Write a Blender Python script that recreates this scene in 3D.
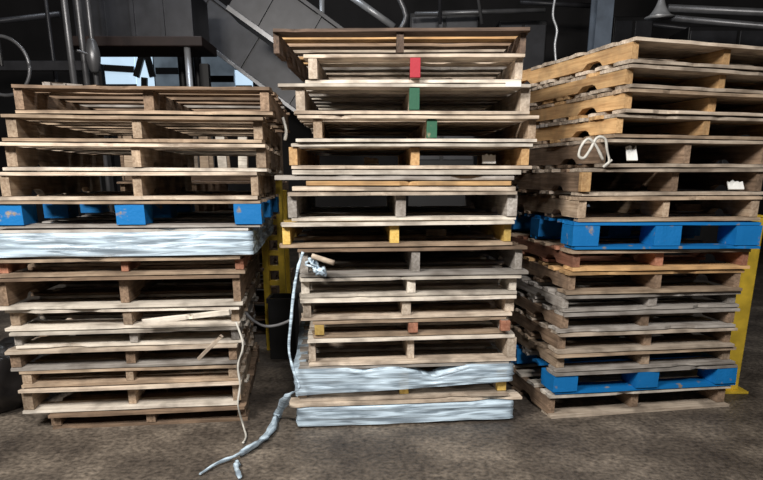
import bpy, bmesh, math, random
from mathutils import Vector, Matrix, noise
R = math.radians
C = bpy.context.scene.collection
for o in list(bpy.data.objects): bpy.data.objects.remove(o)
random.seed(7)

# ------------------------------------------------------------------ camera
F_PX, PITCH, PPY, PPX = 640.0, R(16.0), 361.0, 381.5
D0 = 2.9
fwd = Vector((0, math.cos(PITCH), -math.sin(PITCH)))
rgt = Vector((1, 0, 0)); upv = rgt.cross(fwd)
def ray(px, py): return fwd + rgt*((px-PPX)/F_PX) + upv*((PPY-py)/F_PX)
_r = ray(405, 424); HC = -_r.z/_r.y*D0            # camera height from the floor contact of the centre stack
CAM = Vector((0, 0, HC))
cd = bpy.data.cameras.new('camera'); cam = bpy.data.objects.new('camera', cd); C.objects.link(cam)
cd.sensor_width = 36; cd.lens = F_PX/763*36; cd.shift_y = (PPY-240)/763; cd.clip_start = .05
cam.matrix_world = Matrix.Translation(CAM) @ Matrix((rgt, upv, -fwd)).transposed().to_4x4()
bpy.context.scene.camera = cam
def at(px, py, Y):                                # point on the plane y = Y
    d = ray(px, py); return CAM + d*(Y/d.y)
def floor_at(px, py, z=0.0):
    d = ray(px, py); return CAM + d*((z-HC)/d.z)
def on_plane(px, py, P, yaw):                     # vertical plane through P running along (cos yaw, sin yaw)
    n = Vector((-math.sin(yaw), math.cos(yaw), 0)); d = ray(px, py)
    return CAM + d*((P-CAM).dot(n)/d.dot(n))

# ------------------------------------------------------------------ light
sc = bpy.context.scene
sc.view_settings.view_transform = 'Standard'; sc.view_settings.look = 'None'
sc.view_settings.exposure = 0.12; sc.view_settings.gamma = 1.0; sc.view_settings.use_curve_mapping = False
w = bpy.data.worlds.new('world'); sc.world = w; w.use_nodes = True
w.node_tree.nodes['Background'].inputs[0].default_value = (.75, .85, 1, 1)
w.node_tree.nodes['Background'].inputs[1].default_value = .04
def area(name, loc, target, sx, sy, power, col):
    l = bpy.data.lights.new(name, 'AREA'); l.shape = 'RECTANGLE'; l.size = sx; l.size_y = sy
    l.energy = power; l.color = col
    o = bpy.data.objects.new(name, l); C.objects.link(o); o.location = loc
    o.rotation_euler = (Vector(target)-Vector(loc)).to_track_quat('-Z', 'Y').to_euler()
area('ceiling_lamp_light', (-2.1, .1, 3.2), (.2, 3.0, 1.0), 1.4, .5, 205, (1, .95, .88))
area('ceiling_lamp_light', (.6, -.9, 3.6), (.5, 3.0, .9), 1.0, .5, 135, (1, .97, .93))
area('ceiling_lamp_light', (0, 4.6, 4.7), (0, 3.8, 0), 2.4, .5, 42, (.95, .97, 1))
area('ceiling_lamp_light', (-2.2, 7.0, 4.6), (-1.5, 8.5, 1.5), 1.5, .4, 30, (.85, .92, 1))

# ------------------------------------------------------------------ materials
def newmat(name):
    m = bpy.data.materials.new(name); m.use_nodes = True
    nt = m.node_tree; return m, nt, nt.nodes['Principled BSDF']
def wood(name, a, b, dirt=.45, rough=.8, paint=None):
    m, nt, bs = newmat(name); N = nt.nodes.new; L = nt.links.new
    tc = N('ShaderNodeTexCoord'); oi = N('ShaderNodeObjectInfo')
    add = N('ShaderNodeVectorMath'); add.operation = 'MULTIPLY_ADD'
    cmb = N('ShaderNodeCombineXYZ')
    for i in range(3): L(oi.outputs['Random'], cmb.inputs[i])
    add.inputs[1].default_value = (1, 1, 1)
    sc_ = N('ShaderNodeVectorMath'); sc_.operation = 'SCALE'; sc_.inputs[3].default_value = 13.0
    L(cmb.outputs[0], sc_.inputs[0]); L(tc.outputs['Object'], add.inputs[0]); L(sc_.outputs[0], add.inputs[2])
    mp = N('ShaderNodeMapping'); mp.inputs['Scale'].default_value = (2.0, 38, 38); L(add.outputs[0], mp.inputs[0])
    g = N('ShaderNodeTexNoise'); g.inputs['Scale'].default_value = 2.2; g.inputs['Detail'].default_value = 6; g.inputs['Roughness'].default_value = .65
    L(mp.outputs[0], g.inputs[0])
    cr = N('ShaderNodeValToRGB'); cr.color_ramp.elements[0].position = .36; cr.color_ramp.elements[1].position = .64
    cr.color_ramp.elements[0].color = (*b, 1); cr.color_ramp.elements[1].color = (*a, 1); L(g.outputs[0], cr.inputs[0])
    d = N('ShaderNodeTexNoise'); d.inputs['Scale'].default_value = 9; d.inputs['Detail'].default_value = 5; L(add.outputs[0], d.inputs[0])
    dr = N('ShaderNodeMapRange'); dr.inputs[1].default_value = .42; dr.inputs[2].default_value = .68; dr.inputs[3].default_value = 0; dr.inputs[4].default_value = dirt
    L(d.outputs[0], dr.inputs[0])
    mx = N('ShaderNodeMix'); mx.data_type = 'RGBA'; L(dr.outputs[0], mx.inputs[0]); L(cr.outputs[0], mx.inputs[6]); mx.inputs[7].default_value = (.07, .05, .038, 1)
    out = mx.outputs[2]
    if paint:
        p = N('ShaderNodeTexNoise'); p.inputs['Scale'].default_value = 14; p.inputs['Detail'].default_value = 8; L(add.outputs[0], p.inputs[0])
        pr = N('ShaderNodeMapRange'); pr.inputs[1].default_value = .62; pr.inputs[2].default_value = .68; L(p.outputs[0], pr.inputs[0])
        m2 = N('ShaderNodeMix'); m2.data_type = 'RGBA'; L(pr.outputs[0], m2.inputs[0]); m2.inputs[6].default_value = (*paint, 1); L(out, m2.inputs[7]); out = m2.outputs[2]
    hv = N('ShaderNodeHueSaturation'); vr = N('ShaderNodeMapRange'); vr.inputs[3].default_value = .72; vr.inputs[4].default_value = 1.22
    L(oi.outputs['Random'], vr.inputs[0]); L(vr.outputs[0], hv.inputs['Value']); L(out, hv.inputs['Color'])
    if paint: vr.inputs[3].default_value = .9; vr.inputs[4].default_value = 1.1
    L(hv.outputs[0], bs.inputs['Base Color'])
    bs.inputs['Roughness'].default_value = rough; bs.inputs['Specular IOR Level'].default_value = .25
    bp = N('ShaderNodeBump'); bp.inputs['Strength'].default_value = .5; bp.inputs['Distance'].default_value = .004
    L(g.outputs[0], bp.inputs['Height']); L(bp.outputs[0], bs.inputs['Normal'])
    return m
M = {
 'pale': wood('pale_wood', (.70, .60, .49), (.42, .335, .26), .62),
 'tan': wood('tan_wood', (.52, .405, .295), (.29, .205, .14), .6),
 'gold': wood('golden_wood', (.66, .43, .21), (.44, .25, .11), .45),
 'grey': wood('grey_weathered_wood', (.46, .43, .40), (.25, .225, .20), .55),
 'brown': wood('brown_wood', (.33, .23, .16), (.15, .10, .065), .6),
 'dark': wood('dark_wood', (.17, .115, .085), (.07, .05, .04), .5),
 'rust': wood('reddish_wood', (.42, .20, .13), (.25, .10, .06), .5),
 'white': wood('whitish_wood', (.80, .74, .65), (.54, .48, .41), .55),
 'blue': wood('blue_painted_wood', (.35, .3, .25), (.2, .15, .1), .3, .6, (.006, .15, .42)),
 'red': wood('red_painted_wood', (.4, .2, .15), (.3, .1, .08), .3, .6, (.36, .03, .045)),
 'green': wood('green_painted_wood', (.3, .3, .2), (.2, .2, .12), .3, .6, (.03, .11, .065)),
 'yellowwood': wood('yellow_wood', (.74, .52, .16), (.55, .36, .09), .3),
}
def plain(name, col, rough=.5, metal=0, emis=0, var=.35, scale=6):
    m, nt, bs = newmat(name); N = nt.nodes.new; L = nt.links.new
    tc = N('ShaderNodeTexCoord'); n = N('ShaderNodeTexNoise'); n.inputs['Scale'].default_value = scale; n.inputs['Detail'].default_value = 6
    L(tc.outputs['Object'], n.inputs[0]); cr = N('ShaderNodeValToRGB'); L(n.outputs[0], cr.inputs[0])
    cr.color_ramp.elements[0].position = .35; cr.color_ramp.elements[1].position = .65
    cr.color_ramp.elements[0].color = (*[c*(1-var) for c in col], 1); cr.color_ramp.elements[1].color = (*col, 1)
    L(cr.outputs[0], bs.inputs['Base Color']); bs.inputs['Roughness'].default_value = rough; bs.inputs['Metallic'].default_value = metal
    if emis:
        L(cr.outputs[0], bs.inputs['Emission Color']); bs.inputs['Emission Strength'].default_value = emis
    return m
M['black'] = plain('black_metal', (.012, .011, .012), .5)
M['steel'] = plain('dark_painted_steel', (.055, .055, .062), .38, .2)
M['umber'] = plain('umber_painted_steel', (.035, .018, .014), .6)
M['pipe'] = plain('grey_pipe_metal', (.22, .22, .23), .35, .5)
M['palepipe'] = plain('pale_galvanised_metal', (.55, .56, .58), .35, .4)
M['yellow'] = plain('yellow_enamel', (.85, .58, .05), .5, 0, 0, .45, 9)
M['glass'] = plain('daylit_pane', (.55, .72, .88), .3, 0, 1.0, .15, 2)
M['dimglass'] = plain('dim_dusty_pane', (.12, .15, .18), .3, 0, .8, .5, 3)
M['rope'] = plain('pale_plastic_twine', (.62, .60, .55), .5, 0, 0, .3, 20)
M['cable'] = plain('grey_cable_rubber', (.2, .2, .21), .45)
M['scrap'] = plain('white_scrap_paper', (.8, .8, .78), .6, 0, 0, .15, 12)
M['rubble'] = plain('black_rubbish_sack', (.02, .018, .018), .3)
M['nail'] = plain('nail_metal', (.5, .5, .5), .4, .8)
def film_mat(name='clear_stretch_film', a=.55, b=1.0):
    m, nt, bs = newmat(name); N = nt.nodes.new; L = nt.links.new
    tc = N('ShaderNodeTexCoord'); mp = N('ShaderNodeMapping'); mp.inputs['Scale'].default_value = (3, 6, 40)
    L(tc.outputs['Object'], mp.inputs[0]); n = N('ShaderNodeTexNoise'); n.inputs['Scale'].default_value = 1.6; n.inputs['Detail'].default_value = 7; n.inputs['Distortion'].default_value = .8
    L(mp.outputs[0], n.inputs[0]); cr = N('ShaderNodeValToRGB'); L(n.outputs[0], cr.inputs[0])
    cr.color_ramp.elements[0].position = .38; cr.color_ramp.elements[1].position = .62
    cr.color_ramp.elements[0].color = (.32, .41, .50, 1); cr.color_ramp.elements[1].color = (.60, .74, .86, 1)
    L(cr.outputs[0], bs.inputs['Base Color']); bs.inputs['Roughness'].default_value = .3
    mr = N('ShaderNodeMapRange'); mr.inputs[1].default_value = .35; mr.inputs[2].default_value = .6; mr.inputs[3].default_value = a; mr.inputs[4].default_value = b
    L(n.outputs[0], mr.inputs[0]); L(mr.outputs[0], bs.inputs['Alpha'])
    bp = N('ShaderNodeBump'); bp.inputs['Strength'].default_value = .6; bp.inputs['Distance'].default_value = .01
    L(n.outputs[0], bp.inputs['Height']); L(bp.outputs[0], bs.inputs['Normal']); return m
M['film'] = film_mat()
def floor_mat():
    m, nt, bs = newmat('worn_grimy_floor'); N = nt.nodes.new; L = nt.links.new
    tc = N('ShaderNodeTexCoord'); n = N('ShaderNodeTexNoise'); n.inputs['Scale'].default_value = 2.2; n.inputs['Detail'].default_value = 9; n.inputs['Roughness'].default_value = .65
    L(tc.outputs['Object'], n.inputs[0]); cr = N('ShaderNodeValToRGB'); L(n.outputs[0], cr.inputs[0])
    e = cr.color_ramp.elements; e[0].position = .34; e[0].color = (.045, .036, .03, 1); e[1].position = .66; e[1].color = (.21, .175, .14, 1)
    k = e.new(.5); k.color = (.10, .082, .066, 1)
    n2 = N('ShaderNodeTexNoise'); n2.inputs['Scale'].default_value = 45; n2.inputs['Detail'].default_value = 4; L(tc.outputs['Object'], n2.inputs[0])
    mr = N('ShaderNodeMapRange'); mr.inputs[1].default_value = .3; mr.inputs[2].default_value = .7; mr.inputs[3].default_value = .45; mr.inputs[4].default_value = 1.6; L(n2.outputs[0], mr.inputs[0])
    hv = N('ShaderNodeHueSaturation'); L(mr.outputs[0], hv.inputs['Value']); L(cr.outputs[0], hv.inputs['Color']); L(hv.outputs[0], bs.inputs['Base Color'])
    bs.inputs['Roughness'].default_value = .55
    bp = N('ShaderNodeBump'); bp.inputs['Strength'].default_value = .5; bp.inputs['Distance'].default_value = .01; L(n2.outputs[0], bp.inputs['Height']); L(bp.outputs[0], bs.inputs['Normal'])
    return m
M['floor'] = floor_mat()
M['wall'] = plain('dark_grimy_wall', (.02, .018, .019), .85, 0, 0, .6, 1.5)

# ------------------------------------------------------------------ helpers
def link(name, bm, mat, parent=None, loc=None, rot=None, smooth=False, bevel=0):
    bmesh.ops.recalc_face_normals(bm, faces=bm.faces)
    me = bpy.data.meshes.new(name); bm.to_mesh(me); bm.free()
    if smooth:
        for p in me.polygons: p.use_smooth = True
    me.materials.append(M[mat] if isinstance(mat, str) else mat)
    o = bpy.data.objects.new(name, me); C.objects.link(o)
    if parent: o.parent = parent
    if loc is not None: o.location = loc
    if rot is not None: o.rotation_euler = rot
    if bevel:
        b = o.modifiers.new('bevel', 'BEVEL'); b.width = bevel; b.segments = 2; b.limit_method = 'ANGLE'
    return o
def tag(o, label, cat, group=None):
    o['label'] = label; o['category'] = cat
    if group: o['group'] = group
    return o
def empty(name, loc, rot=(0, 0, 0)):
    o = bpy.data.objects.new(name, None); C.objects.link(o); o.location = loc; o.rotation_euler = rot; o.empty_display_size = .1; return o
def box(bm, a, b):
    a = Vector(a); b = Vector(b)
    vs = [bm.verts.new((x, y, z)) for x in (a.x, b.x) for y in (a.y, b.y) for z in (a.z, b.z)]
    for f in ((0,1,3,2),(4,6,7,5),(0,4,5,1),(2,3,7,6),(0,2,6,4),(1,5,7,3)): bm.faces.new([vs[i] for i in f])
def boxo(name, a, b, mat, parent=None, bevel=0, **k):
    bm = bmesh.new(); box(bm, a, b); return link(name, bm, mat, parent, bevel=bevel, **k)
def beam(bm, p, q, wd, ht):                       # box bar from p to q
    p = Vector(p); q = Vector(q); d = (q-p); L = d.length; d.normalize()
    s = d.cross(Vector((0, 0, 1)));
    if s.length < .01: s = Vector((1, 0, 0))
    s.normalize(); u = s.cross(d)
    vs = [bm.verts.new(p + d*t*L + s*a*wd/2 + u*c*ht/2) for t in (0, 1) for a in (-1, 1) for c in (-1, 1)]
    for f in ((0,1,3,2),(4,6,7,5),(0,4,5,1),(2,3,7,6),(0,2,6,4),(1,5,7,3)): bm.faces.new([vs[i] for i in f])
def tube(bm, pts, r, seg=8, jit=0, flat=1.0, sub=6, closed=False):
    P = [Vector(p) for p in pts]; out = []
    n = len(P)
    for i in range(n-1):
        p0 = P[max(i-1, 0)]; p1 = P[i]; p2 = P[i+1]; p3 = P[min(i+2, n-1)]
        for k in range(sub):
            t = k/sub
            out.append(.5*((2*p1)+(p2-p0)*t+(2*p0-5*p1+4*p2-p3)*t*t+(-p0+3*p1-3*p2+p3)*t**3))
    out.append(P[-1]); rings = []
    for i, p in enumerate(out):
        d = (out[min(i+1, len(out)-1)]-out[max(i-1, 0)]).normalized()
        a = d.cross(Vector((.13, 1, .21))).normalized(); b = d.cross(a)
        rr = (r(i/(len(out)-1)) if callable(r) else r)*(1+jit*noise.noise(p*23))
        rings.append([bm.verts.new(p+(a*math.cos(2*math.pi*k/seg)+b*math.sin(2*math.pi*k/seg)*flat)*rr*(1+jit*.6*noise.noise(p*60+Vector((k, 0, 0))))) for k in range(seg)])
    for i in range(len(rings)-1):
        for k in range(seg): bm.faces.new((rings[i][k], rings[i][(k+1) % seg], rings[i+1][(k+1) % seg], rings[i+1][k]))
    bm.faces.new(rings[0]); bm.faces.new(rings[-1][::-1])
rnd = random.random
def U(a, b): return random.uniform(a, b)
def board_bm(L, W, T, wear=1.0, bow=None):
    """weathered plank, length along x, centred, bottom at z=0"""
    bm = bmesh.new(); n = 22; m = 4; s = Vector((U(0, 99), U(0, 99), U(0, 99)))
    bow = U(-.0022, .0022) if bow is None else bow
    chips = [(U(-.45, .45)*L, random.choice((0, 0, 1)), U(.015, .06), U(.004, .02)) for _ in range(random.choice((0, 1, 2, 3)))]
    e0 = [U(0, .012)*wear for _ in range(m+1)]; e1 = [U(0, .012)*wear for _ in range(m+1)]
    g = {}
    for i in range(n+1):
        for j in range(m+1):
            x = -L/2 + L*i/n; y = -W/2 + W*j/m
            if i == 0: x += e0[j]
            if i == n: x -= e1[j]
            q = Vector((x*3, y*9, 0))+s
            y += noise.noise(q)*.004*wear
            for cx, sd, cl, cdp in chips:
                if j == (0 if sd == 0 else m) and abs(x-cx) < cl: y += (cdp if sd == 0 else -cdp)*wear
            zb = noise.noise(q*1.7)*.0012 + bow*(1-(2*x/L)**2)
            zt = zb + T + noise.noise(q*2.3+Vector((9, 9, 9)))*.0016*wear - (0.0022*wear if j in (0, m) else 0)
            g[i, j, 0] = bm.verts.new((x, y, zb)); g[i, j, 1] = bm.verts.new((x, y, zt))
    for i in range(n):
        for j in range(m):
            for k in (0, 1): bm.faces.new((g[i, j, k], g[i+1, j, k], g[i+1, j+1, k], g[i, j+1, k]))
        for j in (0, m): bm.faces.new((g[i, j, 0], g[i+1, j, 0], g[i+1, j, 1], g[i, j, 1]))
    for j in range(m):
        for i in (0, n): bm.faces.new((g[i, j, 0], g[i, j+1, 0], g[i, j+1, 1], g[i, j, 1]))
    return bm
def stringer_bm(L, W, H, notch=True):
    """stringer with two rounded forklift notches, length along x, centred, bottom at z=0"""
    bm = bmesh.new(); prof = []
    def nz(x):
        if not notch: return 0
        for c in (-.27, .27):
            t = abs(x/L-c)*L
            if t < .07: return min(.026, math.sqrt(max(0, (.07-t)))*.15)
        return 0
    n = 60; s = Vector((U(0, 99), 0, U(0, 99)))
    vs = []
    for i in range(n+1):
        x = -L/2+L*i/n; row = []
        for yy in (-1, 1):
            q = Vector((x*4, yy, 0))+s
            y = yy*W/2 + noise.noise(q)*.0015
            row.append(bm.verts.new((x, y, nz(x)))); row.append(bm.verts.new((x, y, H+noise.noise(q*2)*.0006)))
        vs.append(row)
    for i in range(n):
        a, b = vs[i], vs[i+1]
        for f in ((a[0], b[0], b[1], a[1]), (a[2], a[3], b[3], b[2]), (a[0], a[2], b[2], b[0]), (a[1], b[1], b[3], a[3])): bm.faces.new(f)
    for r_ in (vs[0], vs[-1]): bm.faces.new((r_[0], r_[1], r_[3], r_[2]))
    return bm
def block_bm(W, D, H):
    bm = bmesh.new(); box(bm, (-D/2, -W/2, 0), (D/2, W/2, H))
    bmesh.ops.subdivide_edges(bm, edges=bm.edges, cuts=3, use_grid_fill=True)
    s = Vector((U(0, 99), U(0, 99), 0))
    for v in bm.verts:
        if .001 < v.co.z < H-.001 or True: v.co.x += noise.noise(v.co*15+s)*.003; v.co.y += noise.noise(v.co*13-s)*.004
    return bm

def pallet(P, yaw, W, H, label, mats=('tan', 'tan', 'tan'), kind='stringer', dep=1.2, cnt=7, tight=False, proud=0, nobot=False, lx=0, mx=0, group=None, paint=None,
           roll=0, name='wooden_pallet', gaps=(), jut=0, T=.0145, sw=.037, wear=1.0):
    """P: bottom centre of the front face; local x across the front, y going back"""
    top, mid, bot = mats
    fc = Vector((-math.sin(yaw), math.cos(yaw), 0))
    root = empty(name, P + fc*dep/2, (0, -roll, yaw)); tag(root, label, 'pallet', group or 'pallets in the three front stacks')
    H -= .0035; y0 = -dep/2
    T = min(T, H*.24); ins = .004
    hasbot = H > .065 and not nobot
    sh = H - T*(2 if hasbot else 1) - ins
        # deck boards
    pitch = (dep-.1)/(cnt-1)
    for i in range(cnt):
        if i in gaps: continue
        bw = (pitch*U(.86, .97) if tight else U(.085, .10)) if i not in (0, cnt-1) else U(.10, .14)
        yy = y0 + .05 + pitch*i + (U(-.012, .012) if 0 < i < cnt-1 else .0)
        L = W + U(-.012, .006)
        xo = U(-.006, .006)
        if i == 0 and proud: L += .10; yy -= proud
        if i == 0 and jut: L += abs(jut); xo = jut/2
        link('deck_board', board_bm(L, bw, T, wear, bow=U(-.0015, .0008)), M[top if (i == 0 or rnd() < .7) else random.choice((top, mid, 'grey'))], root, (xo, yy + (bw/2-.05+U(-.010, .012) if i == 0 else 0), H-T), (0, 0, U(-.008, .008) if not tight else U(-.002, .002)))
    xs = (-W/2+.024+U(0, .012)+lx, U(-.02, .02)+mx, W/2-.024-U(0, .012))
    zb = (T if hasbot else 0) + ins/2
    if kind == 'stringer':
        for i, x in enumerate(xs):
            ht = sh
            st = link('stringer', stringer_bm(dep-.03, sw*U(.85, 1.2), ht, True), mid, root, (x, .004+random.choice((0, 0, .012, .025)), zb), (0, 0, R(90)+U(-.012, .012)))
            if paint and i in paint:
                pe = boxo('painted_end', (-.02, -.022, .001), (.014, .022, ht-.001), paint[i], st, bevel=.002)
                pe.location = (-(dep-.03)/2, 0, 0)
                pe['label'] = {'red': 'red-painted stringer end', 'green': 'green-painted stringer end', 'rust': 'reddish-brown stringer end'}.get(paint[i], 'yellowish stringer end')
    else:
        bw = .125
        for x in (-W/2+bw/2, 0, W/2-bw/2):
            for y in (y0+.09, 0, -y0-.09):
                link('block', block_bm(bw*U(.92, 1), .15, sh), mid, root, (x, y - .01, zb), (0, 0, R(90)))
    if hasbot:
        nb = (8 if tight else 4) if kind == 'stringer' else 3
        for i in range(nb):
            bw = U(.09, .13); yy = y0+.065+(dep-.13)*i/(nb-1)
            if i == 0: yy = y0 + bw/2 + .002
            link('bottom_board', board_bm(W+U(-.01, .005), bw, T, wear, bow=U(0, .001)), bot if i == 0 else random.choice((bot, mid)), root, (U(-.01, .01), yy+(random.choice((U(-.006, .006), U(.008, .03))) if i == 0 else 0), .0005), (0, 0, U(-.007, .007) if not tight else 0))
    return root

def film_shell(name, W, dep, z0, z1, parent, top=.0, seed=0, bulge=.012, sag=.02, rise=0, dip=0):
    """crumpled stretch film around a pallet: sides plus an inward lip over the top"""
    bm = bmesh.new(); per = []
    r = .02; nx, ny = 70, 40
    hw, hd = W/2+.008, dep/2+.008
    for i in range(nx): per.append((-hw+2*hw*i/nx, -hd, 0, -1))
    for i in range(ny): per.append((hw, -hd+2*hd*i/ny, 1, 0))
    for i in range(nx): per.append((hw-2*hw*i/nx, hd, 0, 1))
    for i in range(ny): per.append((-hw, hd-2*hd*i/ny, -1, 0))
    rows = 9; rings = []
    for k in range(rows+3):
        ring = []
        for (x, y, nx_, ny_) in per:
            q = Vector((x*2.2+seed, y*2.2, k*.9)); t = min(k, rows)/rows
            nn = noise.noise(q); n2 = noise.noise(Vector((x*9+seed, y*9, k*2.1)))
            out = bulge*(.5+nn*1.1)+.005*n2
            lowz = z0 + sag*max(0, noise.noise(Vector((x*1.7+seed, y*1.7, 3)))+.2)
            lowz += rise*(.5+.5*x/hw)
            z1_ = z1 - dip*max(0, 1-abs(x-.14)/.17)*(y < 0) - dip*.35*max(0, 1-abs(x+.2)/.08)*(y < 0)
            z = lowz + (z1_-lowz)*t + .004*n2*(0 < k < rows)
            px, py = x+nx_*max(.002, out), y+ny_*max(.002, out)
            if k > rows:
                out = 0
                f = 1-(k-rows)*.06; px *= f; py *= f; z = z1_+.003*(k-rows)+.006*max(0, nn)*(1 if top else .3)
            ring.append(bm.verts.new((px, py, z)))
        rings.append(ring)
    n = len(per)
    for k in range(len(rings)-1):
        for i in range(n): bm.faces.new((rings[k][i], rings[k][(i+1) % n], rings[k+1][(i+1) % n], rings[k+1][i]))
    o = link(name, bm, 'film', parent, smooth=True)
    o['label'] = 'wrinkled clear plastic stretch film'
    return o

# ------------------------------------------------------------------ setting
def struct(o): o['kind'] = 'structure'; return o
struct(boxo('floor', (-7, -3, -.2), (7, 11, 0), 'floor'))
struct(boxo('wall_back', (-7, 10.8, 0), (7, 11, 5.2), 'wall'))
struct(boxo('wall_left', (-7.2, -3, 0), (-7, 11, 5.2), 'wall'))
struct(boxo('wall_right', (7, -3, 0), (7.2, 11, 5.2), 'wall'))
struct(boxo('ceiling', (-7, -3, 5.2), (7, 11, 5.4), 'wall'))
def win(n, x0, y0, x1, y1, mat, bars):
    a = at(x0, y1, 10.74); b = at(x1, y0, 10.74)
    r = boxo('window_%d' % n, (a.x-.06, 10.76, a.z-.06), (b.x+.06, 10.79, b.z+.06), 'black'); struct(r)
    boxo('pane', (a.x, 10.735, a.z), (b.x, 10.75, b.z), mat, r)
    for (u, v, p, q) in bars:
        bm = bmesh.new(); beam(bm, at(x0+(x1-x0)*u, y0+(y1-y0)*v, 10.7), at(x0+(x1-x0)*p, y0+(y1-y0)*q, 10.7), .05, .09); link('glazing_bar', bm, 'black', r)
win(1, 97, 52, 134, 84, 'glass', [(0, .48, 1, .55)])
win(2, 137, 56, 152, 86, 'glass', [(-.05, .7, .38, -.1), (1.05, .7, .62, -.1), (.5, .72, .5, 1.1)])
win(3, 156, 56, 178, 86, 'dimglass', [(0, .5, 1, .5)])
win(4, 205, 52, 234, 112, 'dimglass', [(0, .45, 1, .45)])
win(5, 236, 70, 252, 100, 'glass', [(0, .62, 1, .62)])

# ------------------------------------------------------------------ the three stacks
def stack(bounds, rows, D, anchor, log):
    """bounds: y pixel of each interface; converts to real heights on the stack's front plane"""
    n = len(rows); info = []
    for i, r in enumerate(rows):
        l, rr, yaw = r['l'], r['r'], R(r['yaw'])
        xm = (l+rr)/2 if anchor == 'mid' else l
        z1 = at(xm, bounds[i], D).z; z0 = at(xm, bounds[i+1], D).z
        if i == n-1: z0 = .0
        Pm = at(xm, (bounds[i]+bounds[i+1])/2, D+r.get('dd', 0))
        ym = (bounds[i]+bounds[i+1])/2
        a = on_plane(l, ym, Pm, yaw); b = on_plane(rr, ym, Pm, yaw)
        W = (b-a).length if abs(b.z-a.z) < .01 else math.hypot(b.x-a.x, b.y-a.y)
        c = (a+b)/2; c.z = z0
        info.append((c, yaw, W, z1-z0))
        print('%s %d H %.3f W %.3f c (%.2f %.2f) z %.3f' % (log, i+1, z1-z0, W, c.x, c.y, z0))
    return info
def solveD(px, py): return floor_at(px, py).y

# --- centre
CB = [26, 52, 82, 114, 142, 169, 191, 221, 247, 276, 297, 319, 337, 364, 399, 424]
cr = [
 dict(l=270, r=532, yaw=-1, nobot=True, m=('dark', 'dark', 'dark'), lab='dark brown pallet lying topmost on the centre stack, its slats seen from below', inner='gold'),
 dict(l=303, r=527, yaw=-1, m=('pale', 'pale', 'white'), paint={1: 'red'}, lab='pale pallet with a bright red middle stringer end, below the dark topmost one'),
 dict(l=290, r=533, yaw=1, m=('white', 'pale', 'pale'), paint={1: 'green'}, jut=-.06, lab='pale pallet with a dark green middle end, directly under the red-ended pallet'),
 dict(l=297, r=542, yaw=2, lx=.055, mx=.035, m=('pale', 'tan', 'white'), paint={1: 'green'}, lab='pallet sticking out to the right with a green middle end, second from the red-ended one'),
 dict(l=288, r=533, yaw=1, m=('white', 'gold', 'pale'), lab='pallet with orange-tan stringers, resting on the thin loose planks of the centre stack'),
 None,
 dict(l=287, r=519, yaw=2, m=('pale', 'grey', 'white'), roll=.3, lab='pallet with dark grey stringers, directly below the loose planks of the centre stack'),
 dict(l=280, r=516, yaw=3, m=('white', 'yellowwood', 'tan'), roll=.45, lab='cream pallet with yellow stringer ends in the middle of the centre stack'),
 dict(l=296, r=529, yaw=3, m=('brown', 'grey', 'grey'), roll=.4, lab='dirty brown pallet with knotted film on its corner, under the yellow-ended pallet'),
 dict(l=298, r=521, yaw=4, m=('white', 'white', 'white'), roll=.4, lab='whitish pallet standing just below the knotted film, centre stack'),
 dict(l=300, r=518, yaw=5, m=('white', 'pale', 'pale'), roll=.3, lab='shallow pallet with pale ends between the whitish pallet and the red-brown ended one'),
 dict(l=312, r=510, yaw=5, m=('tan', 'grey', 'tan'), paint={1: 'rust', 2: 'rust', 0: 'yellowwood'}, roll=.3, lab='narrow pallet with reddish-brown middle and right stringer ends'),
 dict(l=306, r=518, yaw=5, m=('white', 'pale', 'pale'), roll=.2, lab='clean cream pallet resting directly on the film-wrapped pallets'),
 dict(l=297, r=509, yaw=5, m=('grey', 'tan', 'pale'), paint={2: 'yellowwood', 1: 'yellowwood'}, roll=.3, lab='film-wrapped pallet with a yellow right end, upper of the two wrapped ones'),
 dict(l=299, r=510, yaw=6, proud=.012, m=('pale', 'grey', 'brown'), lab='film-wrapped pallet lowest in the centre stack, touching the floor'),
]
rows_c = [r if r else dict(l=283, r=525, yaw=1) for r in cr]
info_c = stack(CB, rows_c, D0, 'mid', 'C')
for (c, yaw, W, H), r in zip(info_c, cr):
    if r is None:
        zz = c.z; T = H/4 - .0035; names = ['grey loose plank, lowest of four thin layers in the centre stack', 'yellow-ended loose plank in the second thin layer up in the centre stack', 'grey-brown loose plank in the third thin layer up in the centre stack', 'pale loose plank, top thin layer, right under the orange-tan ended pallet']
        for k in range(4):
            xo, L = [(.0, 1.0), (.02, .92), (-.04, 1.06), (.01, 1.0)][k]
            for j in range(3):
                p = link('loose_plank', board_bm(L-j*.03, .14, T, 1.2, 0), [['pale', 'gold', 'grey', 'white'], ['grey']*4, ['brown']*4][j][k], None, (c.x+xo-.03*j, c.y+.07+[.0, .5, 1.0][j] + U(0, .012), zz+.001+k*(T+.0033)), (0, 0, yaw+U(-.015, .015)))
                if j: tag(p, 'hidden-end loose plank behind the front ones in the thin plank layers', 'plank', 'loose planks deep in the centre stack')
                else: tag(p, names[k], 'plank', 'loose planks between the centre pallets')
        continue
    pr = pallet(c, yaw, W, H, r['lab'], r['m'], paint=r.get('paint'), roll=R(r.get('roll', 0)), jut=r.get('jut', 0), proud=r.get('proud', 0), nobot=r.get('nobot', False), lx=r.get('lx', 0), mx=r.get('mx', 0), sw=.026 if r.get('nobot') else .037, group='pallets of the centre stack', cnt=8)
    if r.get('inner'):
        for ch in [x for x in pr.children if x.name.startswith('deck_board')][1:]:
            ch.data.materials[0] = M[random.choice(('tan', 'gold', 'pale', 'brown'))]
    r['root'] = pr; r['W'] = W; r['H'] = H

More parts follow.
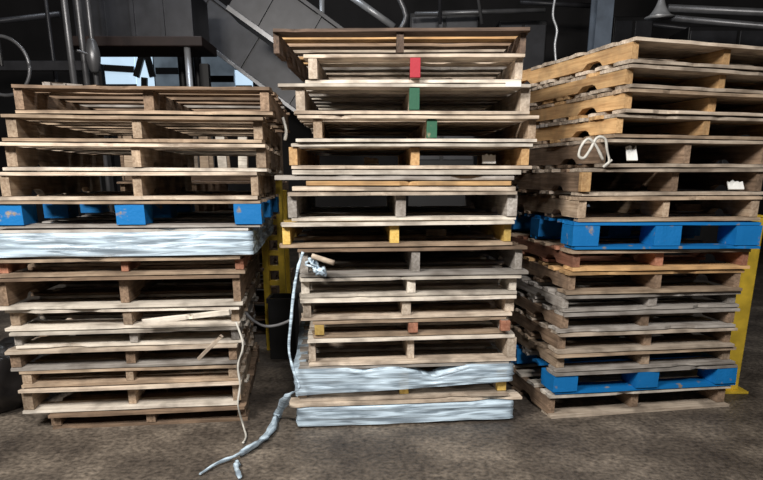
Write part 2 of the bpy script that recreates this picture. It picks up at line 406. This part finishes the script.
film_shell('stretch_film', cr[13]['W'], 1.2, .032, cr[13]['H']-.014, cr[13]['root'], 1, 3, .014, .02, .035, .05)
film_shell('stretch_film', cr[14]['W'], 1.2, .010, cr[14]['H']-.024, cr[14]['root'], 0, 11, .010, .012)

# --- left
LB = [84, 114, 142, 171, 200, 228, 257, 276, 308, 329, 347, 368, 385, 410, 427]
lr = [
 dict(l=10, r=272, yaw=4, m=('brown', 'brown', 'tan'), lab='brown pallet lying topmost on the left stack'),
 dict(l=-1, r=264, yaw=5, m=('tan', 'tan', 'tan'), lab='tan pallet right under the topmost brown one of the left stack'),
 dict(l=-3, r=267, yaw=5, m=('pale', 'tan', 'white'), lab='pallet third from the top of the left stack, a broad tan middle stringer'),
 dict(l=-5, r=259, yaw=5, m=('pale', 'tan', 'pale'), lab='pale pallet resting directly on the blue pallet of the left stack'),
 dict(l=-8, r=262, yaw=5, m=('tan', 'blue', 'grey'), kind='block', lab='blue painted block pallet in the left stack, above the film-wrapped one'),
 dict(l=-10, r=250, yaw=5, m=('grey', 'grey', 'pale'), lab='film-wrapped pallet under the blue pallet of the left stack'),
 dict(l=-8, r=243, yaw=6, m=('tan', 'rust', 'tan'), lab='thin brownish pallet right beneath the film-wrapped one, left stack'),
 dict(l=-8, r=243, yaw=6, m=('brown', 'brown', 'white'), lab='dark brown pallet with one bright bottom board, halfway down the left stack'),
 dict(l=3, r=241, yaw=6, m=('white', 'tan', 'white'), lab='pale pallet with a loose broken slat across its front, left stack'),
 dict(l=9, r=243, yaw=7, m=('white', 'grey', 'white'), lab='pale thin pallet with a short broken slat hanging down its face'),
 dict(l=6, r=240, yaw=7, m=('pale', 'brown', 'grey'), lab='weathered pallet fourth from the floor in the left stack'),
 dict(l=18, r=240, yaw=7, m=('tan', 'tan', 'tan'), lab='thin tan pallet third from the floor in the left stack'),
 dict(l=18, r=242, yaw=7, m=('pale', 'tan', 'white'), kind='stringer', lab='grey-white pallet second from the floor in the left stack'),
 dict(l=46, r=246, yaw=7, m=('brown', 'brown', 'brown'), lab='brown pallet on the floor at the bottom of the left stack'),
]
DL = solveD(145, 427)
info_l = stack(LB, lr, DL, 'mid', 'L')
for (c, yaw, W, H), r in zip(info_l, lr):
    r['root'] = pallet(c, yaw, W, H, r['lab'], r['m'], kind=r.get('kind', 'stringer'), group='pallets of the left stack', roll=R(U(-.2, .2)), T=.012 if r.get('kind') == 'block' else .0145)
    r['W'] = W; r['H'] = H
film_shell('stretch_film', lr[5]['W'], 1.2, .004, lr[5]['H']-.022, lr[5]['root'], 1, 21, .012, .004)

# --- right
RB = [35, 62, 87, 112, 137, 167, 196, 222, 250, 272, 295, 313, 333, 354, 373, 396, 419]
rr_ = [
 dict(l=633, r=823, yaw=18, m=('pale', 'gold', 'pale'), lab='orange-tan pallet lying topmost on the right stack'),
 dict(l=631, r=815, yaw=18, m=('pale', 'gold', 'pale'), lab='orange-tan pallet second from the top of the right stack'),
 dict(l=625, r=808, yaw=17, m=('tan', 'gold', 'pale'), lab='orange-tan pallet third from the top of the right stack'),
 dict(l=616, r=800, yaw=16, m=('pale', 'gold', 'tan'), lab='orange-tan pallet just above the one with the white twine loop'),
 dict(l=604, r=775, yaw=14, m=('pale', 'brown', 'pale'), lab='brown-sided pallet with a white twine loop on its front left corner'),
 dict(l=582, r=770, yaw=8, m=('pale', 'brown', 'pale'), paint={0: 'gold'}, lab='dark-sided pallet with a pale left end, below the twine loop'),
 dict(l=578, r=764, yaw=5, m=('tan', 'tan', 'tan'), lab='tan pallet resting directly on the upper blue pallet of the right stack'),
 dict(l=573, r=762, yaw=4, m=('blue', 'blue', 'blue'), kind='block', lab='bright blue block pallet at mid height of the right stack'),
 dict(l=571, r=752, yaw=6, m=('tan', 'rust', 'gold'), lab='pallet with reddish stringers right under the upper blue pallet'),
 dict(l=568, r=745, yaw=7, m=('gold', 'brown', 'tan'), lab='golden-brown pallet second below the upper blue pallet, right stack'),
 dict(l=562, r=741, yaw=8, m=('grey', 'grey', 'grey'), lab='thin grey pallet third below the upper blue pallet, right stack'),
 dict(l=560, r=738, yaw=8, m=('grey', 'brown', 'grey'), lab='grey pallet halfway between the two blue pallets and the yellow post'),
 dict(l=558, r=736, yaw=8, m=('pale', 'brown', 'pale'), lab='weathered pale pallet second above the lower blue pallet'),
 dict(l=556, r=735, yaw=9, m=('tan', 'tan', 'grey'), lab='tan-grey pallet resting directly on the lower blue pallet'),
 dict(l=554, r=737, yaw=9, m=('grey', 'blue', 'blue'), kind='block', lab='lower blue block pallet of the right stack, second from the floor'),
 dict(l=548, r=729, yaw=10, m=('white', 'brown', 'pale'), lab='battered pallet with a cream top board on the floor, right stack'),
]
rr_[11]['lab'] = 'grey pallet with brown stringers, fourth above the lower blue pallet'
rr_[10]['lab'] = 'thin all-grey pallet in the right stack, right below the golden-brown one'
rr_[11]['lab'] = 'grey pallet with brown stringers, between the all-grey one and the weathered pale one'
DR = solveD(548, 419)
info_r = stack(RB, rr_, DR, 'left', 'R')
for i, ((c, yaw, W, H), r) in enumerate(zip(info_r, rr_)):
    r['root'] = pallet(c, yaw, W, H, r['lab'], r['m'], kind=r.get('kind', 'stringer'), paint=r.get('paint'), group='pallets of the right stack', roll=R(U(-.15, .15)), T=.014 if r.get('kind') == 'block' else .0155, cnt=10 if i < 4 else 7, tight=i < 5)
    r['W'] = W; r['H'] = H

# ------------------------------------------------------------------ twine, film strands, cable
def strand(name, pts, r, mat, label, cat, **k):
    bm = bmesh.new(); tube(bm, pts, r, **k); return tag(link(name, bm, mat, smooth=True), label, cat)
DF = D0-.07
pts = [at(303, 252, DF), at(298, 268, DF-.01), at(294, 290, DF-.02), at(291, 320, DF-.03), at(289, 350, DF-.03), at(294, 372, DF-.05), at(299, 388, DF-.07), at(288, 396, DF-.14)]
pts += [floor_at(278, 414, .03), floor_at(272, 428, .018), floor_at(262, 440, .018), floor_at(246, 450, .02), floor_at(233, 457, .02), floor_at(218, 463, .014), floor_at(200, 474, .01)]
strand('film_strand', pts, lambda t: .007 if t < .5 else (.020 if t < .82 else .009), 'film', 'twisted clear film strand hanging off the centre stack and trailing over the floor', 'plastic film', seg=8, jit=.45, flat=.6)
strand('film_strand', [floor_at(237, 461, .010), floor_at(238, 465, .01), floor_at(236, 466, .01), floor_at(240, 478, .01)], .01, 'film', 'short torn film tail on the floor beside the long trailing strand', 'plastic film', seg=6, jit=.9)
# knot of film
q = []
for i in range(26):
    a = i*.9; q.append(at(316+15*math.cos(a)*(.5+.5*math.sin(i*1.7)), 267+12*math.sin(a*1.1)*(.6+.4*math.cos(i)), DF-.02+.02*math.sin(i*2.1)))
strand('film_knot', q, .0065, 'film', 'tangled knot of whitish film on the front left of the centre stack', 'plastic film', seg=6, jit=.8, sub=4)
strand('rolled_paper_tube', [at(312, 256, DF-.04), at(334, 263, DF-.06)], .012, 'pale', 'small pale rolled tube poking out of the film knot', 'tube', seg=10)
DT = DL-.07
strand('twine', [at(236, 322, DT+.02), at(243, 345, DT), at(238, 365, DT), at(240, 385, DT), at(238, 405, DT-.02), floor_at(243, 425, .03), floor_at(246, 436, .008), floor_at(243, 443, .008)], .005, 'rope', 'thin pale twine hanging down the right corner of the left stack', 'twine', seg=6, jit=.4)
strand('floor_cable', [at(246, 313, 3.15), at(254, 321, 3.1), at(265, 326, 3.08), at(278, 325, 3.05), at(291, 320, 3.0)], .007, 'cable', 'grey cable sagging between the left and centre stacks', 'cable', seg=8)
pr5 = info_r[4]; DW = pr5[0].y - .18
def near_r(px, py, off=.015):
    a = info_r[4]; fcv = Vector((-math.sin(a[1]), math.cos(a[1]), 0)); return on_plane(px, py, a[0]-fcv*off, a[1])
lp = [(603, 160), (596, 146), (588, 139), (581, 147), (579, 156), (584, 158), (590, 150), (597, 138), (605, 139), (607, 150), (609, 162), (603, 167), (612, 160)]
strand('twine_loop', [near_r(x, y, .03) for x, y in lp], .006, 'rope', 'white twine loop hanging on a corner near the top of the right stack', 'twine', seg=6, jit=.3)
strand('hanging_strip', [at(283, 118, 3.05), at(286, 130, 3.03), at(285, 140, 3.04)], .007, 'rope', 'short pale strip dangling left of the upper centre stack', 'strip', seg=6, jit=.4)

# loose broken slats at the left stack
def slat(px0, py0, px1, py1, Y, wd, th, mat, label, name='broken_slat'):
    a = at(px0, py0, Y); b = at(px1, py1, Y-.01); L = (b-a).length; m = (a+b)/2
    o = link(name, board_bm(L, th, wd, 1.2, 0), mat, None, m, None)
    d = (b-a).normalized(); o.rotation_euler = (0, -math.asin(d.z), math.atan2(d.y, d.x))
    return tag(o, label, 'broken slat')
slat(142, 324, 232, 314, DL-.045, .022, .025, 'white', 'long pale broken slat leaning across the front of the left stack')
slat(199, 361, 224, 336, DL-.05, .016, .02, 'pale', 'short splintered slat sticking out diagonally, right side of the left stack')

# scraps lying in the openings
def scrap(k, lx, ly, w_, h_, mat, label, name='paper_scrap', info=None):
    c0, yaw, W, H = (info or info_r)[k]; c = c0 + Vector((math.cos(yaw)*lx-math.sin(yaw)*ly, math.sin(yaw)*lx+math.cos(yaw)*ly, .028))
    bm = bmesh.new(); n = 6; g = []
    for i in range(n+1):
        g.append([bm.verts.new((w_*(i/n-.5), .03*(j/3-.5), h_*(j/3)*(1+.3*noise.noise(Vector((i*.7, j, lx*9)))))) for j in range(4)])
    for i in range(n):
        for j in range(3): bm.faces.new((g[i][j], g[i+1][j], g[i+1][j+1], g[i][j+1]))
    o = link(name, bm, mat, None, c, (0, 0, U(-.3, .3))); so = o.modifiers.new('solid', 'SOLIDIFY'); so.thickness = .006
    return tag(o, label, 'scrap')
scrap(4, -.28, .055, .05, .06, 'scrap', 'white paper scrap beside the twine loop in the right stack')
scrap(5, .33, .055, .07, .035, 'scrap', 'small white scrap inside the right stack, under the pallet with the loop')

# ------------------------------------------------------------------ things behind
# yellow ladder-like rack upright between left and centre stacks
rt = empty('rack_upright', (at(270, 300, 4.3).x, 4.3, 0)); tag(rt, 'yellow steel rack upright with rungs standing between the left and centre stacks', 'rack')
xa, xb = at(265, 240, 4.3).x, at(281, 240, 4.3).x
zt = at(270, 178, 4.3).z
for x in (xa, xb): boxo('post', (x-.02-rt.location.x, -.03, 0), (x+.02-rt.location.x, .03, zt), 'yellow', rt, .004)
z = .35
while z < zt-.05:
    boxo('rung', (xa-rt.location.x+.02, -.02, z), (xb-rt.location.x-.02, .02, z+.035), 'yellow', rt, .003); z += .1
# second small yellow upright closer to centre stack
rt = empty('rack_upright', (at(284, 220, 4.45).x, 4.45, 0)); tag(rt, 'single yellow post half hidden behind the left edge of the centre stack', 'post')
boxo('post', (-.025, -.025, .006), (.025, .025, at(284, 190, 4.45).z), 'yellow', rt, .004); boxo('foot_plate', (-.05, -.06, 0), (.05, .06, .008), 'yellow', rt)
# yellow post at right
pb = floor_at(727, 396); yp = empty('guard_post', (pb.x+.035, pb.y+.12, 0)); tag(yp, 'yellow steel guard post standing on the floor right of the right stack', 'post')
boxo('post', (-.06, -.05, .012), (.06, .05, .95), 'yellow', yp, .006)
boxo('foot_plate', (-.10, -.09, 0), (.10, .09, .014), 'yellow', yp, .003)
boxo('cap', (-.064, -.054, .95), (.064, .054, .962), 'yellow', yp, .003)

# machinery at the back
def bar(name, p, q, wd, ht, mat, label, cat, bevel=.006):
    bm = bmesh.new(); beam(bm, p, q, wd, ht); return tag(link(name, bm, mat, bevel=bevel), label, cat)
# hopper: big dark grey panel
a = at(76, 37, 7.6); b = at(190, -14, 7.6)
hp = empty('hopper', ((a.x+b.x)/2, 7.9, a.z)); tag(hp, 'wide dark grey sheet-metal hopper high behind the left stack', 'hopper')
hw = (b.x-a.x)/2
boxo('body', (-hw, -.3, 0), (hw, .4, b.z-a.z), 'steel', hp, .01)
boxo('lower_beam', (-hw-.1, -.36, -.10), (hw+.1, .3, 0), 'umber', hp, .01)
for x in (-hw*.5, 0, hw*.5): boxo('stiffener', (x-.02, -.33, 0), (x+.02, -.3, b.z-a.z), 'steel', hp)
for s in (-1, 1): boxo('leg', (s*hw*.97-.05, .1, -a.z), (s*hw*.97+.05, .2, -.2), 'black', hp)
# inclined chutes
def chute(p0, p1, Y, hpx, label):
    A = at(*p0, Y); B = at(*p1, Y); d = (B-A); L = d.length; ang = math.atan2(d.z, d.x)
    r = empty('inclined_conveyor', (A+B)/2, (0, -ang, 0)); tag(r, label, 'conveyor')
    h = hpx/(F_PX/Y/math.cos(PITCH))/2
    boxo('side_panel', (-L/2, -.02, -h), (L/2, .02, h), 'steel', r, .004)
    boxo('side_panel', (-L/2, .5, -h), (L/2, .54, h), 'steel', r, .004)
    boxo('top_flange', (-L/2, -.06, h), (L/2, .56, h+.04), 'steel', r, .004)
    boxo('bottom_flange', (-L/2, -.06, -h-.05), (L/2, .56, -h), 'pipe', r, .004)
    for t in (-.3, 0, .3): boxo('rib', (L*t-.02, -.045, -h), (L*t+.02, -.02, h), 'steel', r)
    return r
chute((165, -12), (330, 112), 9.0, 34, 'dark grey inclined conveyor running down behind the gap left of the centre stack')
chute((240, -14), (375, 84), 7.3, 40, 'second dark grey inclined conveyor, higher and partly behind the centre stack top')
def pipe(px0, py0, px1, py1, Y, r, mat, label, name='steel_pipe', tox=None):
    if tox is not None:
        A = at(px0, py0, Y); B = at(px1, py1, Y); t = (tox-A.x)/(B.x-A.x); E = A+(B-A)*t
        bm = bmesh.new(); tube(bm, [A if abs(tox-A.x) > abs(tox-B.x) else B, E], r, seg=14, sub=1); return tag(link(name, bm, mat, smooth=True), label, 'pipe')
    bm = bmesh.new(); tube(bm, [at(px0, py0, Y), at(px1, py1, Y)], r, seg=14, sub=1); return tag(link(name, bm, mat, smooth=True), label, 'pipe')
def vpipe(px, py, Y, r, mat, label, name='steel_pipe', zt=5.2):
    x = at(px, py, Y).x; bm = bmesh.new(); tube(bm, [(x, Y, 0), (x, Y, zt)], r, seg=14, sub=1); return tag(link(name, bm, mat, smooth=True), label, 'pipe')
vpipe(188, 60, 7.62, .035, 'palepipe', 'light grey vertical pipe standing right of the small lit windows', zt=at(76, 37, 7.6).z-.102)
vpipe(180, 40, 8.75, .05, 'black', 'black vertical pipe just left of the light grey pipe')
vpipe(197, 60, 8.75, .04, 'black', 'black vertical pipe just right of the light grey pipe')
vpipe(70, 50, 6.4, .03, 'pipe', 'slim grey vertical pipe, nearest of three above the left stack')
vpipe(83, 50, 6.6, .03, 'pipe', 'middle slim grey pipe of three above the left stack, darker')
vpipe(93, 50, 6.5, .022, 'pipe', 'slim pipe with a valve, right of three above the left stack')
vpipe(52, 50, 7.3, .02, 'steel', 'thinnest dark pipe, leftmost of those above the left stack')
v = empty('pipe_valve', at(93, 56, 6.42)); tag(v, 'grey valve body clamped on a slim pipe left of the lit window', 'valve')
bm = bmesh.new(); tube(bm, [(0, 0, -.14), (0, 0, -.05), (0, 0, .05), (0, 0, .14)], lambda t: .03+.035*math.sin(t*math.pi), seg=14); link('body', bm, 'pipe', v, smooth=True)
bm = bmesh.new(); tube(bm, [(0, -.03, 0), (-.1, -.1, .03)], .012); link('handle', bm, 'pipe', v, smooth=True)
bar('cross_rail', (-6.995, 7, at(22, 66, 7).z), at(100, 66, 7), .06, .09, 'steel', 'dark horizontal rail crossing behind the slim pipes at left', 'rail')
# round drum rim at far left
bm = bmesh.new(); cc = at(2, 66, 5.6)
tube(bm, [cc+Vector((.22*math.cos(t*math.pi/12), 0, .22*math.sin(t*math.pi/12))) for t in range(25)], .014, seg=8, sub=2)
dh = empty('coiled_hose', cc); tag(dh, 'dark coiled hose with a pale glint at the far left edge, above the stack', 'hose')
o = link('hose', bm, 'pipe', dh, smooth=True); o.location = -cc
bm = bmesh.new(); tube(bm, [(0, 0, 0), (0, .0, 5.2-cc.z)], .015); link('hanger', bm, 'black', dh)
# ceiling braces over the centre
pipe(322, -10, 322, 60, 7.9, .03, 'palepipe', 'pale vertical strut above the left half of the centre stack', 'strut')
pipe(352, -3, 394, 27, 7.6, .035, 'palepipe', 'pale diagonal brace above the middle of the centre stack', 'brace')
bm = bmesh.new(); tube(bm, [at(398, -4, 8), at(406, 16, 8), at(400, 30, 8)], .03, seg=12, sub=3); tag(link('brace', bm, 'pipe', smooth=True), 'grey kinked brace above the centre stack, right of the pale diagonal one', 'brace')
# column at right and overhead pipes
cx = at(601, 20, 7.8); co = empty('steel_column', (cx.x, 7.8, 0)); tag(co, 'blue-grey steel column rising behind the right stack', 'column')
M['bluegrey'] = plain('blue_grey_paint', (.16, .20, .26), .5)
boxo('web', (-.02, -.1, 0), (.02, .1, 5.2), 'bluegrey', co); boxo('flange', (-.09, -.12, 0), (.09, -.1, 5.2), 'bluegrey', co); boxo('flange', (-.09, .1, 0), (.09, .12, 5.2), 'bluegrey', co)
pipe(668, 8, 800, 14, 7.2, .035, 'pipe', 'upper of two grey pipes running overhead at the top right', tox=6.995)
pipe(672, 18, 800, 29, 7.2, .03, 'pipe', 'lower of two grey pipes running overhead at the top right', tox=6.995)
lm = at(660, 14, 6.8); lamp = empty('pendant_lamp', lm); tag(lamp, 'unlit grey pendant lamp shade above the right stack', 'lamp')
bm = bmesh.new(); tube(bm, [(0, 0, .12), (0, 0, .06), (0, 0, 0), (0, 0, -.03)], lambda t: .03+.11*t**1.5, seg=20); link('shade', bm, 'palepipe', lamp, smooth=True)
bm = bmesh.new(); tube(bm, [(0, 0, .12), (0, 0, 5.2-lm.z)], .008, seg=6); link('cord', bm, 'black', lamp)
strand('dangling_rope', [at(556, -6, 6.6), at(553, 15, 6.6), at(557, 30, 6.6), at(555, 45, 6.6), at(556, 62, 6.6)], .012, 'palepipe', 'pale rope dangling in the dark gap between centre and right stacks', 'rope', seg=6)
# dark machine blocks with cabinets behind centre/right
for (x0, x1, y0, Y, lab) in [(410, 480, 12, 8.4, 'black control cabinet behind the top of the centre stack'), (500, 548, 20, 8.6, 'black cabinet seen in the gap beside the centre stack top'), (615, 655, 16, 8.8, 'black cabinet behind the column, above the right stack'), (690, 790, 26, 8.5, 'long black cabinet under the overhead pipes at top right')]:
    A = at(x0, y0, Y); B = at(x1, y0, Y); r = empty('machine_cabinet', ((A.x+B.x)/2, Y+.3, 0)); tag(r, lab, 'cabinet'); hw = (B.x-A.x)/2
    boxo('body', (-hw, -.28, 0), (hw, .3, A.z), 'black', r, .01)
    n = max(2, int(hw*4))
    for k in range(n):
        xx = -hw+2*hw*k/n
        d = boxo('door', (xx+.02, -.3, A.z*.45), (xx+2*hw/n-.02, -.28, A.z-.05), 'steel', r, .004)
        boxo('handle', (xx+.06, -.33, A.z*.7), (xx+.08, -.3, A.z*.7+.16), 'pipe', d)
# crate with vertical slats on a rear stack behind the left stack
zc = 0
zp = []
for i, mt in enumerate([('brown',)*3]*9):
    lab = 'brown pallet in the rear stack carrying a slatted crate, seen through the left stack'
    pallet(Vector((-1.35+U(-.02, .02), 4.75, i*.125)), R(U(-1, 1)), 1.1, .125, lab, mt, group='pallets of the rear stack', dep=1.0, cnt=5)
zc = 9*.125
cr_ = empty('slatted_crate', (-1.35, 5.2, zc)); tag(cr_, 'wooden crate of upright pale slats behind the top of the left stack', 'crate')
for s in (-1, 1):
    for z in (0.0, .50): boxo('rail', (-.52, s*.35-.02, z+.002), (.52, s*.35+.02, z+.07), 'brown', cr_, .003)
    for k in range(8):
        x = -.48+.137*k; o = boxo('slat', (-.032, -.01, .07), (.032, .01, .50), random.choice(('pale', 'tan', 'white')), cr_, .002); o.location = (x, s*.36, 0); o.rotation_euler = (0, U(-.05, .05), 0)
for s in (-1, 1): boxo('end_board', (s*.52-.012, -.37, .002), (s*.52+.012, .37, .57), 'brown', cr_, .003)
# black sack at far left
bm = bmesh.new(); bmesh.ops.create_icosphere(bm, subdivisions=4, radius=1)
for vv in bm.verts:
    c0 = vv.co.copy(); k = 1+.18*noise.noise(c0*2.3)+.07*noise.noise(c0*7)
    vv.co = Vector((c0.x*.2*k, c0.y*.3*k, max(-.0, (c0.z*.5+.42)*.32*k*1.1)))
sp = floor_at(-22, 421); s_ = link('rubbish_sack', bm, 'rubble', None, (sp.x, sp.y+.25, 0), smooth=True); tag(s_, 'black plastic sack slumped on the floor at the far left edge', 'sack')

# open black box added to fill the gap between stacks with darkness
bn = empty('gap_dark_box', (at(262, 330, 4.75).x, 4.75, 0)); tag(bn, 'added black box standing in for the darkness of the gap in front of the yellow rack upright', 'filler box')
bn.location = (-.645, 4.15, 0)
zt = at(264, 300, 4.0).z
bm = bmesh.new()
hx = .085
for a_, b_ in (((-hx, -.1, 0), (hx, .1, .01)), ((-hx, -.1, .01), (-hx+.008, .1, zt)), ((hx-.008, -.1, .01), (hx, .1, zt)), ((-hx+.008, -.1, .01), (hx-.008, -.092, zt)), ((-hx+.008, .092, .01), (hx-.008, .1, zt))): box(bm, a_, b_)
link('body', bm, 'black', bn)
boxo('rim', (-hx-.008, -.108, zt-.03), (-hx-.0005, .108, zt), 'black', bn); boxo('rim', (hx+.0005, -.108, zt-.03), (hx+.008, .108, zt), 'black', bn); boxo('rim', (-hx, -.108, zt-.03), (hx, -.1005, zt), 'black', bn)
# offcuts and rag on top of the left stack
c0, yaw0, W0, H0 = info_l[0]
for k, (lx, ly, L, a, mt, lab) in enumerate([(-.38, .12, .16, .5, 'grey', 'grey offcut lying on top of the left stack near its left end'), (-.30, .2, .12, -.4, 'tan', 'small tan offcut beside the grey one on top of the left stack')]):
    p = link('wood_offcut', board_bm(L, .05, .018, 1.5, 0), mt, None, (c0.x+lx, c0.y+ly, c0.z+H0+.001), (0, 0, a)); tag(p, lab, 'offcut')
# pale strip on the front of the green-ended pallet
rC = cr[2]['root']; st = boxo('sticker', (-.033, -.003, -.008), (.033, 0, .008), 'glasspaper' if 'glasspaper' in M else 'scrap', rC, .001)
st.location = (cr[2]['W']/2-.09, -.6-.016, cr[2]['H']-.012); st['label'] = 'pale bluish-white sticker'
# overhead clutter in the dark background
for (x0, y0, x1, y1, Y, r_, m_, lab) in [(415, 14, 545, 10, 8.143, .025, 'pipe', 'thin grey pipe running level over the right half of the centre stack'),
    (440, -160, 440, 24, 8.1, .02, 'steel', 'short dark dropper pipe above the right half of the centre stack'),
    (455, -160, 482, 24, 8.1, .018, 'pipe', 'slanting thin grey dropper pipe right of the dark one above the centre stack'),
    (520, 2, 596, 6, 9.3, .03, 'steel', 'dark pipe meeting the blue-grey column near the top'),
    (612, 20, 700, 30, 9.7, .03, 'steel', 'dark pipe right of the blue-grey column, above the right stack'),
    (8, 20, 60, 14, 7.8, .03, 'steel', 'dark level pipe in the upper left corner')]:
    pipe(x0, y0, x1, y1, Y, r_, m_, lab, tox=-6.995 if x0 == 8 else (6.995 if x0 == 612 else None))
scrap(4, -.17, .4, .07, .03, 'pale', 'crumpled pale scrap deep inside the orange-ended pallet, left opening', info=info_c)
scrap(4, .36, .12, .06, .035, 'scrap', 'crumpled white scrap inside the orange-ended pallet near its right end', info=info_c)
scrap(1, .14, .3, .09, .03, 'scrap', 'flat white scrap inside the red-ended pallet, right opening', info=info_c)
scrap(7, .2, .25, .10, .03, 'grey', 'crumpled grey scrap inside the yellow-ended pallet, right opening', info=info_c)
scrap(6, .28, .35, .14, .03, 'tan', 'small tan splinter pile in the pallet above the upper blue one, right stack', info=info_r, name='wood_scrap')
